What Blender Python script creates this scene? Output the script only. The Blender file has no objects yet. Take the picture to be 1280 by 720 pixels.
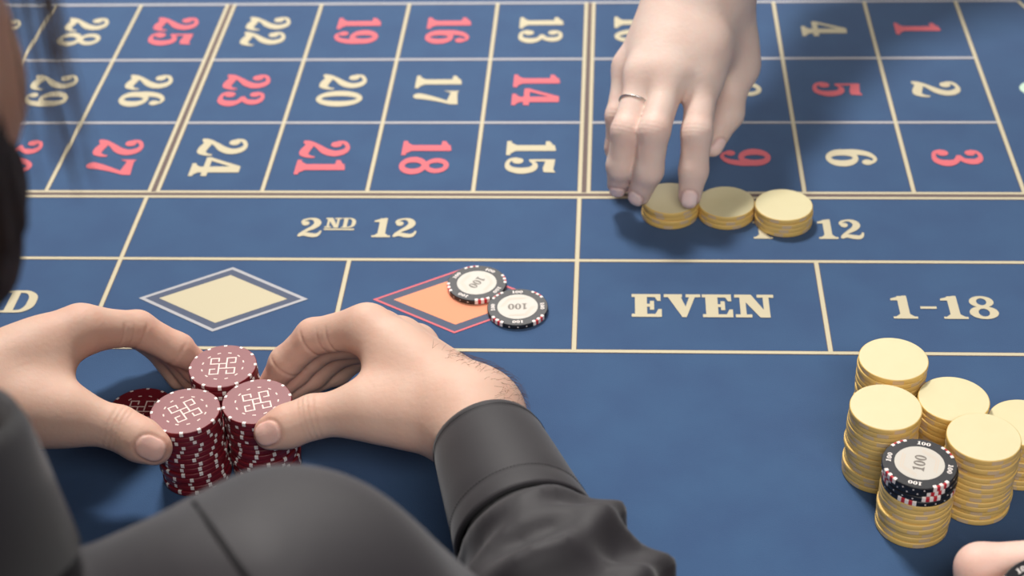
import bpy, bmesh, math, random
import numpy as np
from mathutils import Vector, Matrix

random.seed(7)
np.random.seed(7)
scene = bpy.context.scene
COL = scene.collection

# ------------------------------------------------------------------ camera
# table top is z = 0, x to the right along the layout, y away from the player
FPX = 2057.5
PITCH, YAW, ROLL = math.radians(36.3226), math.radians(4.3851), math.radians(-2.2745)
CAM = np.array([0.02133, -0.97696, 0.63846])
_c, _s, _cy, _sy = math.cos(PITCH), math.sin(PITCH), math.cos(YAW), math.sin(YAW)
_RT = np.array([_cy, _sy, 0.0])
_UP = np.array([-_sy * _s, _cy * _s, _c])
_FW = np.array([-_sy * _c, _cy * _c, -_s])
_cr, _sr = math.cos(ROLL), math.sin(ROLL)
AX = _cr * _RT + _sr * _UP
AY = -_sr * _RT + _cr * _UP


def P(u, v, z=0.0):
    """point of the place at height z above the table seen at photo pixel u, v"""
    d = _FW + AX * (u - 640) / FPX + AY * (360 - v) / FPX
    return CAM + d * (z - CAM[2]) / d[2]


cam_data = bpy.data.cameras.new('camera')
cam = bpy.data.objects.new('camera', cam_data)
COL.objects.link(cam)
cam_data.sensor_fit = 'HORIZONTAL'
cam_data.sensor_width = 36.0
cam_data.lens = FPX / 1280 * 36.0
cam_data.clip_start = 0.02
cam_data.dof.use_dof = True
cam_data.dof.focus_distance = 0.94
cam_data.dof.aperture_fstop = 8.2
m = Matrix.Identity(4)
for i in range(3):
    m[i][0], m[i][1], m[i][2], m[i][3] = AX[i], AY[i], -_FW[i], CAM[i]
cam.matrix_world = m
scene.camera = cam

# ------------------------------------------------------------------ light
world = bpy.data.worlds.new('room_light')
scene.world = world
world.use_nodes = True
bg = world.node_tree.nodes['Background']
bg.inputs[0].default_value = (0.92, 0.95, 1.0, 1)
bg.inputs[1].default_value = 0.04


def area(name, loc, target, sx, sy, power, color):
    l = bpy.data.lights.new(name, 'AREA')
    l.shape = 'RECTANGLE'
    l.size, l.size_y, l.energy, l.color = sx, sy, power, color
    o = bpy.data.objects.new(name, l)
    COL.objects.link(o)
    o.location = loc
    o.rotation_euler = (Vector(target) - Vector(loc)).to_track_quat('-Z', 'Y').to_euler()
    return o


area('table_lamp_key', (-0.42, 0.92, 2.15), (0.02, -0.15, 0), 0.36, 0.36, 62, (1.0, 0.96, 0.91))
area('far_glare_light', (-0.1, 1.75, 1.45), (0, -0.2, 0), 2.6, 0.8, 30, (1.0, 0.97, 0.93))  # unseen light added at the mirror angle, puts glare on the chip tops
area('near_fill_light', (0.30, -1.65, 1.50), (0.05, -0.1, 0), 1.2, 0.7, 26, (1.0, 0.97, 0.94))  # added fill from behind the camera, brightens the viewer-facing sides of the hands

scene.view_settings.view_transform = 'Standard'
scene.view_settings.look = 'None'
scene.view_settings.gamma = 1
scene.view_settings.use_curve_mapping = False
scene.view_settings.exposure = -0.05


# ------------------------------------------------------------------ helpers
def lin(r, g, b):
    f = lambda c: c / 12.92 if c <= 0.04045 else ((c + 0.055) / 1.055) ** 2.4
    return (f(r / 255), f(g / 255), f(b / 255), 1)


def mat(name, color, rough=0.5, spec=0.5, noise=None, bump=None, coat=0, sheen=0, sss=0, sss_r=(1, .35, .2)):
    """noise = (scale, amount, second colour)   bump = (scale, strength, distance)"""
    mt = bpy.data.materials.new(name)
    mt.use_nodes = True
    nt = mt.node_tree
    b = nt.nodes['Principled BSDF']
    b.inputs['Base Color'].default_value = color
    b.inputs['Roughness'].default_value = rough
    b.inputs['Specular IOR Level'].default_value = spec
    b.inputs['Coat Weight'].default_value = coat
    b.inputs['Sheen Weight'].default_value = sheen
    if sss:
        b.inputs['Subsurface Weight'].default_value = sss
        b.inputs['Subsurface Radius'].default_value = sss_r
        b.inputs['Subsurface Scale'].default_value = 0.004
    tc = nt.nodes.new('ShaderNodeTexCoord')
    if noise:
        n = nt.nodes.new('ShaderNodeTexNoise')
        n.inputs['Scale'].default_value = noise[0]
        n.inputs['Detail'].default_value = 5
        nt.links.new(tc.outputs['Object'], n.inputs['Vector'])
        mr = nt.nodes.new('ShaderNodeMapRange')
        mr.inputs[1].default_value, mr.inputs[2].default_value = 0.35, 0.65
        mr.inputs[3].default_value, mr.inputs[4].default_value = 0, noise[1]
        nt.links.new(n.outputs['Fac'], mr.inputs[0])
        mx = nt.nodes.new('ShaderNodeMix')
        mx.data_type = 'RGBA'
        nt.links.new(mr.outputs[0], mx.inputs[0])
        mx.inputs[6].default_value, mx.inputs[7].default_value = color, noise[2]
        nt.links.new(mx.outputs[2], b.inputs['Base Color'])
    if bump:
        n2 = nt.nodes.new('ShaderNodeTexNoise')
        n2.inputs['Scale'].default_value = bump[0]
        n2.inputs['Detail'].default_value = 4
        nt.links.new(tc.outputs['Object'], n2.inputs['Vector'])
        bp = nt.nodes.new('ShaderNodeBump')
        bp.inputs['Strength'].default_value = bump[1]
        bp.inputs['Distance'].default_value = bump[2]
        nt.links.new(n2.outputs['Fac'], bp.inputs['Height'])
        nt.links.new(bp.outputs[0], b.inputs['Normal'])
    return mt


def link(name, mesh, parent=None, loc=(0, 0, 0), rotz=0.0):
    o = bpy.data.objects.new(name, mesh)
    COL.objects.link(o)
    o.parent = parent
    o.location = loc
    o.rotation_euler = (0, 0, rotz)
    return o


def empty(name, loc=(0, 0, 0), rotz=0.0):
    o = bpy.data.objects.new(name, None)
    o.empty_display_size = 0.02
    COL.objects.link(o)
    o.location = loc
    o.rotation_euler = (0, 0, rotz)
    return o


def tag(o, label=None, cat=None, group=None, kind=None):
    for k, v in (('label', label), ('category', cat), ('group', group), ('kind', kind)):
        if v:
            o[k] = v
    return o


class MB:
    """collects polygons and turns them into one mesh"""

    def __init__(self):
        self.v, self.f = [], []

    def poly(self, pts):
        n = len(self.v)
        self.v += [tuple(p) for p in pts]
        self.f.append(tuple(range(n, n + len(pts))))

    def box(self, x0, y0, z0, x1, y1, z1):
        n = len(self.v)
        self.v += [(x, y, z) for z in (z0, z1) for y in (y0, y1) for x in (x0, x1)]
        for q in ((0, 2, 3, 1), (4, 5, 7, 6), (0, 1, 5, 4), (2, 6, 7, 3), (0, 4, 6, 2), (1, 3, 7, 5)):
            self.f.append(tuple(n + i for i in q))

    def lathe(self, prof, seg=48):
        n = len(self.v)
        for r, z in prof:
            for k in range(seg):
                a = 2 * math.pi * k / seg
                self.v.append((r * math.cos(a), r * math.sin(a), z))
        for j in range(len(prof) - 1):
            for k in range(seg):
                k2 = (k + 1) % seg
                self.f.append((n + j * seg + k, n + j * seg + k2, n + (j + 1) * seg + k2, n + (j + 1) * seg + k))
        self.f.append(tuple(n + (len(prof) - 1) * seg + k for k in range(seg)))
        self.f.append(tuple(n + k for k in reversed(range(seg))))

    def tube(self, pts, r, seg=6, closed=False):
        pts = [np.array(p, float) for p in pts]
        n0 = len(self.v)
        prev = None
        N = len(pts)
        for i, p in enumerate(pts):
            a = pts[(i - 1) % N] if (closed or i > 0) else p
            b = pts[(i + 1) % N] if (closed or i < N - 1) else p
            t = b - a
            t = t / (np.linalg.norm(t) + 1e-12)
            if prev is None:
                h = np.array([0, 0, 1.0]) if abs(t[2]) < .9 else np.array([1.0, 0, 0])
            else:
                h = prev
            x = h - t * (h @ t)
            x /= np.linalg.norm(x)
            prev = x
            y = np.cross(t, x)
            rr = r[i] if hasattr(r, '__len__') else r
            for k in range(seg):
                an = 2 * math.pi * k / seg
                self.v.append(tuple(p + rr * (math.cos(an) * x + math.sin(an) * y)))
        for i in range(N if closed else N - 1):
            for k in range(seg):
                i2 = (i + 1) % N
                self.f.append((n0 + i * seg + k, n0 + i * seg + (k + 1) % seg, n0 + i2 * seg + (k + 1) % seg, n0 + i2 * seg + k))
        if not closed:
            self.f.append(tuple(n0 + k for k in reversed(range(seg))))
            self.f.append(tuple(n0 + (N - 1) * seg + k for k in range(seg)))

    def mesh(self, name, material, smooth=False):
        me = bpy.data.meshes.new(name)
        me.from_pydata(self.v, [], self.f)
        if material:
            me.materials.append(material)
        if smooth:
            me.polygons.foreach_set('use_smooth', [True] * len(me.polygons))
        me.update()
        return me


# ------------------------------------------------------------------ materials
M = {}
M['felt'] = mat('felt', lin(57, 86, 123), .95, .15, noise=(26, .6, lin(52, 77, 115)), bump=(1500, .35, .0006), sheen=.25)
M['cream'] = mat('cream_print', lin(201, 191, 163), .85, .2, bump=(1200, .2, .0004))
M['white_print'] = mat('pale_print', lin(180, 180, 184), .85, .2)
M['red'] = mat('red_print', lin(216, 113, 121), .85, .2, bump=(1200, .2, .0004))
M['orange'] = mat('orange_print', lin(238, 156, 122), .85, .2)
M['gap'] = mat('brown_print', lin(112, 98, 96), .9, .2)
M['stain'] = mat('grey_violet_print', lin(88, 96, 116), .9, .2)
M['green'] = mat('pale_green_print', lin(200, 225, 205), .85, .2)
M['wood'] = mat('dark_wood', lin(58, 34, 24), .4, .5, noise=(14, .8, lin(36, 20, 14)))
M['leather'] = mat('black_leather', lin(26, 25, 27), .45, .5, bump=(400, .3, .0006))
M['carpet'] = mat('carpet', lin(70, 32, 34), .95, .1, noise=(30, .7, lin(46, 22, 28)), bump=(300, .5, .004))
M['yellow'] = mat('yellow_clay', lin(228, 192, 112), .40, .5, noise=(300, .25, lin(220, 182, 104)))
M['yellowface'] = mat('pale_yellow_clay', lin(216, 206, 164), .42, .5, noise=(120, .3, lin(212, 200, 156)))
M['lavender'] = mat('lavender_clay', lin(212, 186, 148), .45, .5)
M['maroon'] = mat('maroon_clay', lin(118, 22, 34), .42, .6)
M['chipwhite'] = mat('white_clay', lin(238, 228, 222), .42, .5)
M['emblem'] = mat('pale_inlay', lin(232, 208, 200), .45, .5)
M['black'] = mat('black_clay', lin(27, 27, 32), .38, .5)
M['chipred'] = mat('red_clay', lin(190, 38, 48), .4, .5)
M['inlay'] = mat('cream_inlay', lin(200, 194, 184), .35, .5)
M['inkgrey'] = mat('grey_ink', lin(120, 112, 104), .5, .4)
M['inkpale'] = mat('pale_ink', lin(206, 192, 176), .5, .4)

# ------------------------------------------------------------------ structure
FLOOR = -0.76
mb = MB()
mb.box(-2.6, -2.4, FLOOR - .02, 2.6, 2.4, FLOOR)
tag(link('floor', mb.mesh('floor', M['carpet'])), kind='structure')

# ------------------------------------------------------------------ table
W = .076                      # a number cell
G2 = .0060                    # extra width where the rule is doubled
RH = .09994                   # height of a number row
YD, YO = -.0799, -.1768       # lower edges of the dozen row and of the even-money row


def X(i):
    o = 0
    for d in (1, 5):
        o += G2 / 2 * (i > d) + G2 / 2 * (i >= d)
    o5 = G2 / 2 + G2
    return (i - 5) * W + o - o5


table = empty('roulette_table', (0, 0, FLOOR))
tag(table, 'blue felt roulette table printed with the cream and red betting layout', 'table')
mb = MB()
mb.box(-1.15, -.46, -.03, .85, .52, 0)
felt = link('felt_top', mb.mesh('felt_top', M['felt']), table, (0, 0, -FLOOR))
mb = MB()
cs = [(-1.19, -.50), (.89, -.50), (.89, .56), (-1.19, .56)]
path = []
for (cx, cy), a0 in zip([(-1.13, -.44), (.83, -.44), (.83, .50), (-1.13, .50)], (180, 270, 0, 90)):
    for k in range(7):
        a = math.radians(a0 + 15 * k)
        path.append((cx + .065 * math.cos(a), cy + .065 * math.sin(a), -.032))
mb.tube(path, .045, 14, True)
link('padded_rail', mb.mesh('padded_rail', M['leather'], True), table, (0, 0, -FLOOR))
mb = MB()
mb.box(-1.12, -.43, -.16, .82, .49, -.03)
link('apron', mb.mesh('apron', M['wood']), table, (0, 0, -FLOOR))
for lx in (-1.0, .7):
    for ly in (-.32, .38):
        mb = MB()
        mb.lathe([(.05, 0), (.055, .03), (.035, .07), (.045, .3), (.04, .5), (.055, .6)], 20)
        link('leg', mb.mesh('leg', M['wood'], True), table, (lx, ly, 0))

ZP = .0003
PZ = -FLOOR


def printed(name, mb, material, label=None, z=ZP):
    o = link(name, mb.mesh(name, material), table, (0, 0, PZ + z))
    if label:
        o['label'] = label
    return o


def rule(x0, y0, x1, y1, w, z=ZP, material='cream', name='printed_rule'):
    d = np.array([x1 - x0, y1 - y0])
    n = np.array([-d[1], d[0]]) / np.linalg.norm(d) * w / 2
    a, b = np.array([x0, y0]), np.array([x1, y1])
    mb = MB()
    mb.poly([(*(a - n), 0), (*(b - n), 0), (*(b + n), 0), (*(a + n), 0)])
    if material != 'gap':          # thin brown edge of the print
        n2 = n * (1 + .0009 / w)
        mb.poly([(*(a - n2), -.00012), (*(b - n2), -.00012), (*(b + n2), -.00012), (*(a + n2), -.00012)])
    o = printed(name, mb, M[material], None, z)
    if material != 'gap':
        o.data.materials.append(M['gap'])
        o.data.polygons[1].material_index = 1
    return o


LW = .0027
XL, XR = X(-3), X(9)
TOP = 3 * RH
HW = .0031
# horizontal rules
rule(XL, TOP, X(9.68), TOP, HW + .0006, material='white_print')
rule(XL, 2 * RH, XR, 2 * RH, HW, material='white_print')
rule(XL, RH, XR, RH, HW - .0003, material='white_print')
rule(XL, .0032, X(9.68), .0032, .0026)
rule(XL, -.0032, X(9.68), -.0032, .0026)
rule(XL, 0, X(9.68), 0, .0042, ZP - .0001, 'gap')
rule(XL, YD, XR + .006, YD, .0027)
rule(XL, YO, XR + .006, YO, .0027)
# vertical rules
for i in range(-3, 10):
    if i in (1, 5):
        rule(X(i) - .0031, .003, X(i) - .0031, TOP, LW, ZP + .00005)
        rule(X(i) + .0031, .003, X(i) + .0031, TOP, LW, ZP + .00005)
        rule(X(i), .003, X(i), TOP, .004, ZP + .00003, 'gap')
    else:
        rule(X(i), .003, X(i), TOP, LW, ZP + .00005)
for i in (1, 5):
    rule(X(i) - .0031, -.003, X(i) - .0031, YO, LW, ZP + .00005)
for i in (-3, 9):
    rule(X(i), -.003, X(i), YO, LW, ZP + .00005)
for i in (-1, 3, 7):
    rule(X(i) - (.0015 if i == 3 else 0), YD, X(i) - (.0015 if i == 3 else 0), YO, LW, ZP + .00005)
# the zero box on the right
rule(X(9.68), TOP, X(10.25), TOP / 2, LW)
rule(X(9.68), 0, X(10.25), TOP / 2, LW)


# ---- slab serif lettering, drawn as strokes in a box of height 1
def crom(pts, n=7):
    pts = [np.array(p, float) for p in pts]
    if len(pts) == 2:
        return pts
    out = []
    q = [2 * pts[0] - pts[1]] + pts + [2 * pts[-1] - pts[-2]]
    for i in range(1, len(q) - 2):
        for k in range(n):
            t = k / n
            a, b, c, d = q[i - 1], q[i], q[i + 1], q[i + 2]
            out.append(.5 * ((2 * b) + (c - a) * t + (2 * a - 5 * b + 4 * c - d) * t * t + (3 * b - a - 3 * c + d) * t ** 3))
    out.append(pts[-1])
    return out


def S(*p): return ('s', p)
def R(a, b, c, d): return ('p', ((a, b), (c, b), (c, d), (a, d)))
def Q(*p): return ('p', p)
def B(x, y, r): return ('b', x, y, r)
def O(*p): return ('o', p)


SIX = [O(.36, .32, .335, .32, .10, .21), S((.58, .83, .07), (.50, .93, .08), (.36, .955, .09), (.2, .82, .17), (.13, .58, .21), (.135, .33, .2)), B(.53, .80, .105)]
GL = {
    '0': (.70, [O(.35, .5, .35, .5, .115, .38)]),
    '1': (.60, [R(.19, 0, .42, .98), R(.02, 0, .59, .09), Q((.09, .09), (.52, .09), (.42, .2), (.19, .2)), Q((.42, 1.0), (.33, 1.0), (.03, .87), (.03, .79), (.3, .79))]),
    '2': (.72, [B(.17, .71, .115), S((.065, .72, .08), (.10, .87, .10), (.30, .955, .09), (.47, .88, .18), (.54, .71, .22), (.45, .52, .2), (.25, .34, .13), (.09, .16, .1), (.05, .02, .08)),
                S((.04, .05, .1), (.2, .15, .17), (.40, .10, .2), (.56, .09, .18), (.66, .2, .1), (.69, .33, .05))]),
    '3': (.70, [B(.16, .77, .105), B(.16, .23, .115), S((.065, .78, .07), (.14, .91, .09), (.31, .955, .09), (.47, .87, .18), (.5, .74, .21), (.43, .6, .14), (.26, .53, .07)),
                S((.26, .53, .07), (.47, .46, .14), (.56, .28, .24), (.48, .1, .17), (.31, .045, .09), (.13, .09, .09), (.05, .22, .07))]),
    '4': (.76, [Q((.36, 1), (.60, 1), (.60, .0), (.38, .0)), Q((.36, 1), (.47, .98), (.13, .35), (.0, .33)), R(.0, .25, .74, .37), R(.24, 0, .74, .09), Q((.30, .09), (.68, .09), (.6, .18), (.38, .18))]),
    '5': (.70, [R(.1, .48, .18, .98), Q((.1, 1), (.5, .97), (.62, 1.02), (.6, .78), (.45, .76), (.1, .82)), S((.13, .5, .07), (.3, .6, .1), (.48, .54, .19), (.55, .33, .23), (.47, .12, .17), (.3, .045, .09), (.12, .1, .09), (.05, .24, .07)), B(.16, .25, .115)]),
    '6': (.70, SIX),
    '7': (.68, [Q((.06, .98), (.14, .94), (.66, .98), (.66, .84), (.5, .74), (.14, .80), (.06, .64)), S((.62, .84, .09), (.46, .55, .14), (.33, .25, .21), (.29, .09, .24)), B(.29, .12, .12)]),
    '8': (.70, [O(.35, .75, .29, .25, .12, .15), O(.35, .28, .34, .28, .13, .17)]),
    '-': (.50, [R(.06, .43, .44, .53)]),
    'E': (.74, [R(.08, 0, .37, 1), R(0, 0, .72, .13), R(0, .87, .7, 1), R(.3, .44, .5, .57), R(.44, .31, .54, .70), Q((.72, 0), (.72, .34), (.64, .34), (.56, .1), (.56, 0)), Q((.7, 1), (.7, .7), (.62, .7), (.55, .9), (.55, 1))]),
    'V': (.88, [Q((.05, 1), (.38, 1), (.56, .28), (.43, 0)), Q((.64, 1), (.78, 1), (.53, 0), (.41, 0)), R(0, .87, .44, 1), R(.53, .87, .88, 1)]),
    'N': (.94, [R(.12, 0, .26, 1), R(.68, 0, .82, 1), Q((.1, 1), (.40, 1), (.82, 0), (.58, 0)), R(0, .87, .3, 1), R(0, 0, .39, .13), R(.54, .87, .94, 1)]),
    'D': (.84, [R(.1, 0, .33, 1), R(0, 0, .4, .1), R(0, .9, .4, 1), S((.3, .95, .1), (.52, .92, .13), (.68, .74, .21), (.71, .5, .23), (.68, .26, .21), (.52, .08, .13), (.3, .05, .1))]),
    'O': (.84, [O(.42, .5, .42, .5, .19, .39)]),
    'S': (.66, [S((.57, .72, .08), (.5, .9, .1), (.3, .95, .12), (.13, .84, .16), (.13, .68, .18), (.32, .54, .22), (.52, .4, .2), (.54, .2, .18), (.4, .06, .12), (.2, .06, .1), (.07, .28, .08)), R(.54, .66, .61, 1), R(.04, 0, .1, .34)]),
    'T': (.74, [R(.26, 0, .48, 1), R(.14, 0, .6, .1), R(.02, .9, .72, 1), R(.02, .66, .1, 1), R(.64, .66, .72, 1)]),
    'R': (.86, [R(.1, 0, .33, 1), R(0, 0, .42, .1), R(0, .9, .4, 1), S((.3, .95, .1), (.52, .93, .12), (.62, .82, .18), (.62, .68, .18), (.5, .54, .12), (.3, .51, .1)), Q((.36, .52), (.52, .52), (.86, 0), (.56, 0))]),
    ' ': (.46, []),
}
GL['9'] = (.70, ['rot'])


def glyph(mb, ch, fn):
    w, prims = GL[ch]
    if prims == ['rot']:
        f0 = fn
        fn = lambda x, y: f0(.70 - x, 1 - y)
        prims = SIX
    f1 = fn
    for ip, pr in enumerate(prims):
        # each stroke a hair above the one before, so that crossings stay clean
        fn = lambda x, y, ip=ip: tuple(np.array(f1(x, y)) + (0, 0, ip * 8e-6))
        if pr[0] == 'p':
            mb.poly([fn(*q) for q in pr[1]])
        elif pr[0] == 'b':
            mb.poly([fn(pr[1] + pr[3] * math.cos(a), pr[2] + pr[3] * math.sin(a)) for a in np.linspace(0, 2 * math.pi, 20, False)])
        elif pr[0] == 'o':
            cx, cy, rx, ry, ix, iy = pr[1]
            N = 32
            n = len(mb.v)
            for k in range(N):
                a = 2 * math.pi * k / N
                mb.v.append(fn(cx + rx * math.cos(a), cy + ry * math.sin(a)))
                mb.v.append(fn(cx + ix * math.cos(a), cy + iy * math.sin(a)))
            for k in range(N):
                k2 = (k + 1) % N
                mb.f.append((n + 2 * k, n + 2 * k2, n + 2 * k2 + 1, n + 2 * k + 1))
        else:
            c = crom(pr[1])
            L = []
            for k in range(len(c)):
                t = c[min(k + 1, len(c) - 1)] - c[max(k - 1, 0)]
                nn = np.array([-t[1], t[0]]) / (math.hypot(t[0], t[1]) + 1e-9)
                L.append((c[k][:2] + nn * c[k][2] / 2, c[k][:2] - nn * c[k][2] / 2))
            for k in range(len(L) - 1):
                mb.poly([fn(*L[k][0]), fn(*L[k][1]), fn(*L[k + 1][1]), fn(*L[k + 1][0])])


def text_mesh(txt, h, sx=1.0, up=(0, 1), gap=.08, z=0.0, center=(0, 0), caps=None):
    """centred flat lettering; up is the direction the letters stand in"""
    ux, uy = up
    rx, ry = uy, -ux
    tot = sum(GL[c][0] + gap for c in txt) - gap
    mb = MB()
    x = -tot / 2
    for c in txt:
        def fn(a, b, x=x):
            p, q = (a + x) * h * sx, (b - .5) * h
            return (center[0] + p * rx + q * ux, center[1] + p * ry + q * uy, z)
        glyph(mb, c, fn)
        x += GL[c][0] + gap
    return mb


REDS = {1, 3, 5, 7, 9, 12, 14, 16, 18, 19, 21, 23, 25, 27, 30, 32, 34, 36}
for c in range(12):
    for r in range(3):
        n = 3 * c + r + 1
        xa, xb = X(8 - c), X(9 - c)
        cx = (xa + xb) / 2 - .0005
        cy = (2.5 - r) * RH
        mbt = text_mesh(str(n), .0365, .95, up=(1, 0), gap=.06, center=(cx, cy))
        red = n in REDS
        printed('printed_number', mbt, M['red' if red else 'cream'], ('red' if red else 'cream') + ' number %d on the blue felt' % n, ZP + .0001)
printed('printed_number', text_mesh('0', .042, 1, up=(1, 0), center=(X(9.68) - .006, TOP / 2)), M['green'], 'pale green number 0', ZP + .0001)
# dozens
def dozen(i0, i1, big, small, last):
    cx = (X(i0) + X(i1)) / 2
    cy = YD / 2 - .002
    h = .0234
    y0 = cy - h / 2
    parts = [(big, 1.0, 0), (small, .52, .48), (' ', 1, 0), (last, 1.0, 0)]
    tot = 0
    for t, s, _ in parts:
        tot += sum((GL[c][0] + .05) * s for c in t)
    mb = MB()
    x = -tot / 2 * h * .97
    for t, s, dy in parts:
        xs = x
        for c in t:
            def fn(a, b, x=x):
                return (cx + x + a * h * s * .97, y0 + dy * h + b * h * s, 0)
            glyph(mb, c, fn)
            x += (GL[c][0] + .05) * h * s * .97
        if s < 1:
            mb.poly([(cx + xs, y0 + h * .36, 0), (cx + x - .001, y0 + h * .36, 0), (cx + x - .001, y0 + h * .44, 0), (cx + xs, y0 + h * .44, 0)])
    printed('printed_lettering', mb, M['cream'], 'cream lettering %s%s %s' % (big, small, last), ZP + .0001)


dozen(5, 9, '1', 'ST', '12')
dozen(1, 5, '2', 'ND', '12')
dozen(-3, 1, '3', 'RD', '12')
cyo = (YD + YO) / 2 - .0012
for i0, i1, t in ((5, 7, 'EVEN'), (7, 9, '1-18'), (-1, 1, 'ODD'), (-3, -1, '19-36')):
    printed('printed_lettering', text_mesh(t, .0242, 1.10, gap=.04 if t != 'ODD' else .08, center=((X(i0) + X(i1)) / 2 + {'EVEN': .001, 'ODD': -.005}.get(t, 0), cyo)), M['cream'], 'cream lettering ' + t, ZP + .0001)


def diamond(i0, i1, mfill, mline, lab):
    cx, cy = (X(i0) + X(i1)) / 2 - .0015, (YD + YO) / 2 + .0035
    a, b = .0562, .0352

    def ring(a0, b0, a1, b1):
        mb = MB()
        o = [(cx - a0, cy, 0), (cx, cy - b0, 0), (cx + a0, cy, 0), (cx, cy + b0, 0)]
        i = [(cx - a1, cy, 0), (cx, cy - b1, 0), (cx + a1, cy, 0), (cx, cy + b1, 0)]
        for k in range(4):
            mb.poly([o[k], o[(k + 1) % 4], i[(k + 1) % 4], i[k]])
        return mb
    mb = MB()
    mb.poly([(cx - .0425, cy, 0), (cx, cy - .0262, 0), (cx + .0425, cy, 0), (cx, cy + .0262, 0)])
    printed('printed_diamond', mb, M[mfill], 'filled %s diamond' % lab)
    printed('printed_diamond_band', ring(a - .003, b - .002, .0424, .0261), M['stain'], 'grey violet band inside the %s diamond outline' % lab, ZP - .0001)
    k = .0044 if lab == 'cream' else .0030
    printed('printed_diamond_outline', ring(a, b, a - k, b - k * b / a), M[mline], 'thin %s diamond outline' % lab)


diamond(1, 3, 'cream', 'white_print', 'cream')
diamond(3, 5, 'orange', 'red', 'orange red')

# ------------------------------------------------------------------ chips
RC, TC = .0195, .0034
bv = .0004


def chip_profile(rim):
    return [(RC - bv, 0), (RC - .0001, bv * .6), (RC, bv * 1.4), (RC, TC - bv * 1.4), (RC - .0001, TC - bv * .6), (RC - bv, TC)] if rim else []


def arc_piece(mb, a0, a1, r0, r1, z, n=4):
    for k in range(n):
        b0, b1 = a0 + (a1 - a0) * k / n, a0 + (a1 - a0) * (k + 1) / n
        mb.poly([(r0 * math.cos(b0), r0 * math.sin(b0), z), (r1 * math.cos(b0), r1 * math.sin(b0), z), (r1 * math.cos(b1), r1 * math.sin(b1), z), (r0 * math.cos(b1), r0 * math.sin(b1), z)])


def edge_piece(mb, a0, a1, z0, z1, n=4, r=RC + .00006):
    for k in range(n):
        b0, b1 = a0 + (a1 - a0) * k / n, a0 + (a1 - a0) * (k + 1) / n
        mb.poly([(r * math.cos(b0), r * math.sin(b0), z0), (r * math.cos(b1), r * math.sin(b1), z0), (r * math.cos(b1), r * math.sin(b1), z1), (r * math.cos(b0), r * math.sin(b0), z1)])


def wrap_piece(mb, a0, a1, depth, n=3, top=True, low=bv * 1.2):
    """a spot that runs over the rim from the edge on to the face"""
    e = .00006
    prof = [(RC + e, low), (RC + e, TC - bv * 1.4), (RC - .0001 + e, TC - bv * .6 + e), (RC - bv + e * .5, TC + e)]
    if top:
        prof.append((RC - depth, TC + e))
    for k in range(n):
        b0, b1 = a0 + (a1 - a0) * k / n, a0 + (a1 - a0) * (k + 1) / n
        for (r0, z0), (r1, z1) in zip(prof[:-1], prof[1:]):
            mb.poly([(r0 * math.cos(b0), r0 * math.sin(b0), z0), (r0 * math.cos(b1), r0 * math.sin(b1), z0), (r1 * math.cos(b1), r1 * math.sin(b1), z1), (r1 * math.cos(b0), r1 * math.sin(b0), z1)])


def chip_body(name, material):
    mb = MB()
    mb.lathe([(RC - bv, 0), (RC - .0001, bv * .6), (RC, bv * 1.4), (RC, TC - bv * 1.4), (RC - .0001, TC - bv * .6), (RC - bv, TC)], 64)
    me = mb.mesh(name, material)
    for p in me.polygons:
        p.use_smooth = len(p.vertices) == 4
    return me


CH = {}
# yellow
CH['yellow'] = [('chip_body', chip_body('yellow_body', M['yellow']))]
mb = MB()
for k in range(6):
    a = k * math.pi / 3
    edge_piece(mb, a - .16, a + .16, bv * 1.2, TC - bv * 1.2, 5)
CH['yellow'].append(('edge_spots', mb.mesh('edge_spots', M['lavender'])))
mb = MB()
mb.lathe([(.01905, TC + .00001), (.0189, TC + .00008)], 64)
CH['yellow_face'] = [('face', mb.mesh('face', M['yellowface']))]
# maroon
CH['maroon'] = [('chip_body', chip_body('maroon_body', M['maroon']))]
mb = MB()
for k in range(12):
    a = k * math.pi / 6
    wrap_piece(mb, a - .052, a + .052, .0016, 2, low=TC * .36)
CH['maroon'].append(('edge_spots', mb.mesh('edge_spots', M['chipwhite'])))
mb = MB()
for k in range(12):
    a = (k + .5) * math.pi / 6
    arc_piece(mb, a - .085, a + .085, .0116, .0124, TC + .00006, 3)
CH['maroon_face'] = [('dash_ring', mb.mesh('dash_ring', M['emblem']))]
mb = MB()
hw, sc = .058, .0071
for k in range(4):
    ca, sa = [(1, 0), (0, 1), (-1, 0), (0, -1)][k]
    pts = [(.30, -.27), (.30, 1), (1, 1), (1, .36), (.62, .36)]
    pts2 = [(x * ca - y * sa, x * sa + y * ca) for x, y in pts]
    for (x0, y0), (x1, y1) in zip(pts2[:-1], pts2[1:]):
        d = np.array([x1 - x0, y1 - y0])
        d /= np.linalg.norm(d)
        n_ = np.array([-d[1], d[0]]) * hw
        a_, b_ = np.array([x0, y0]) - d * hw, np.array([x1, y1]) + d * hw
        mb.poly([(*((q) * sc), TC + .00006) for q in (a_ - n_, b_ - n_, b_ + n_, a_ + n_)])
CH['maroon_face'].append(('emblem', mb.mesh('emblem', M['emblem'])))
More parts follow.
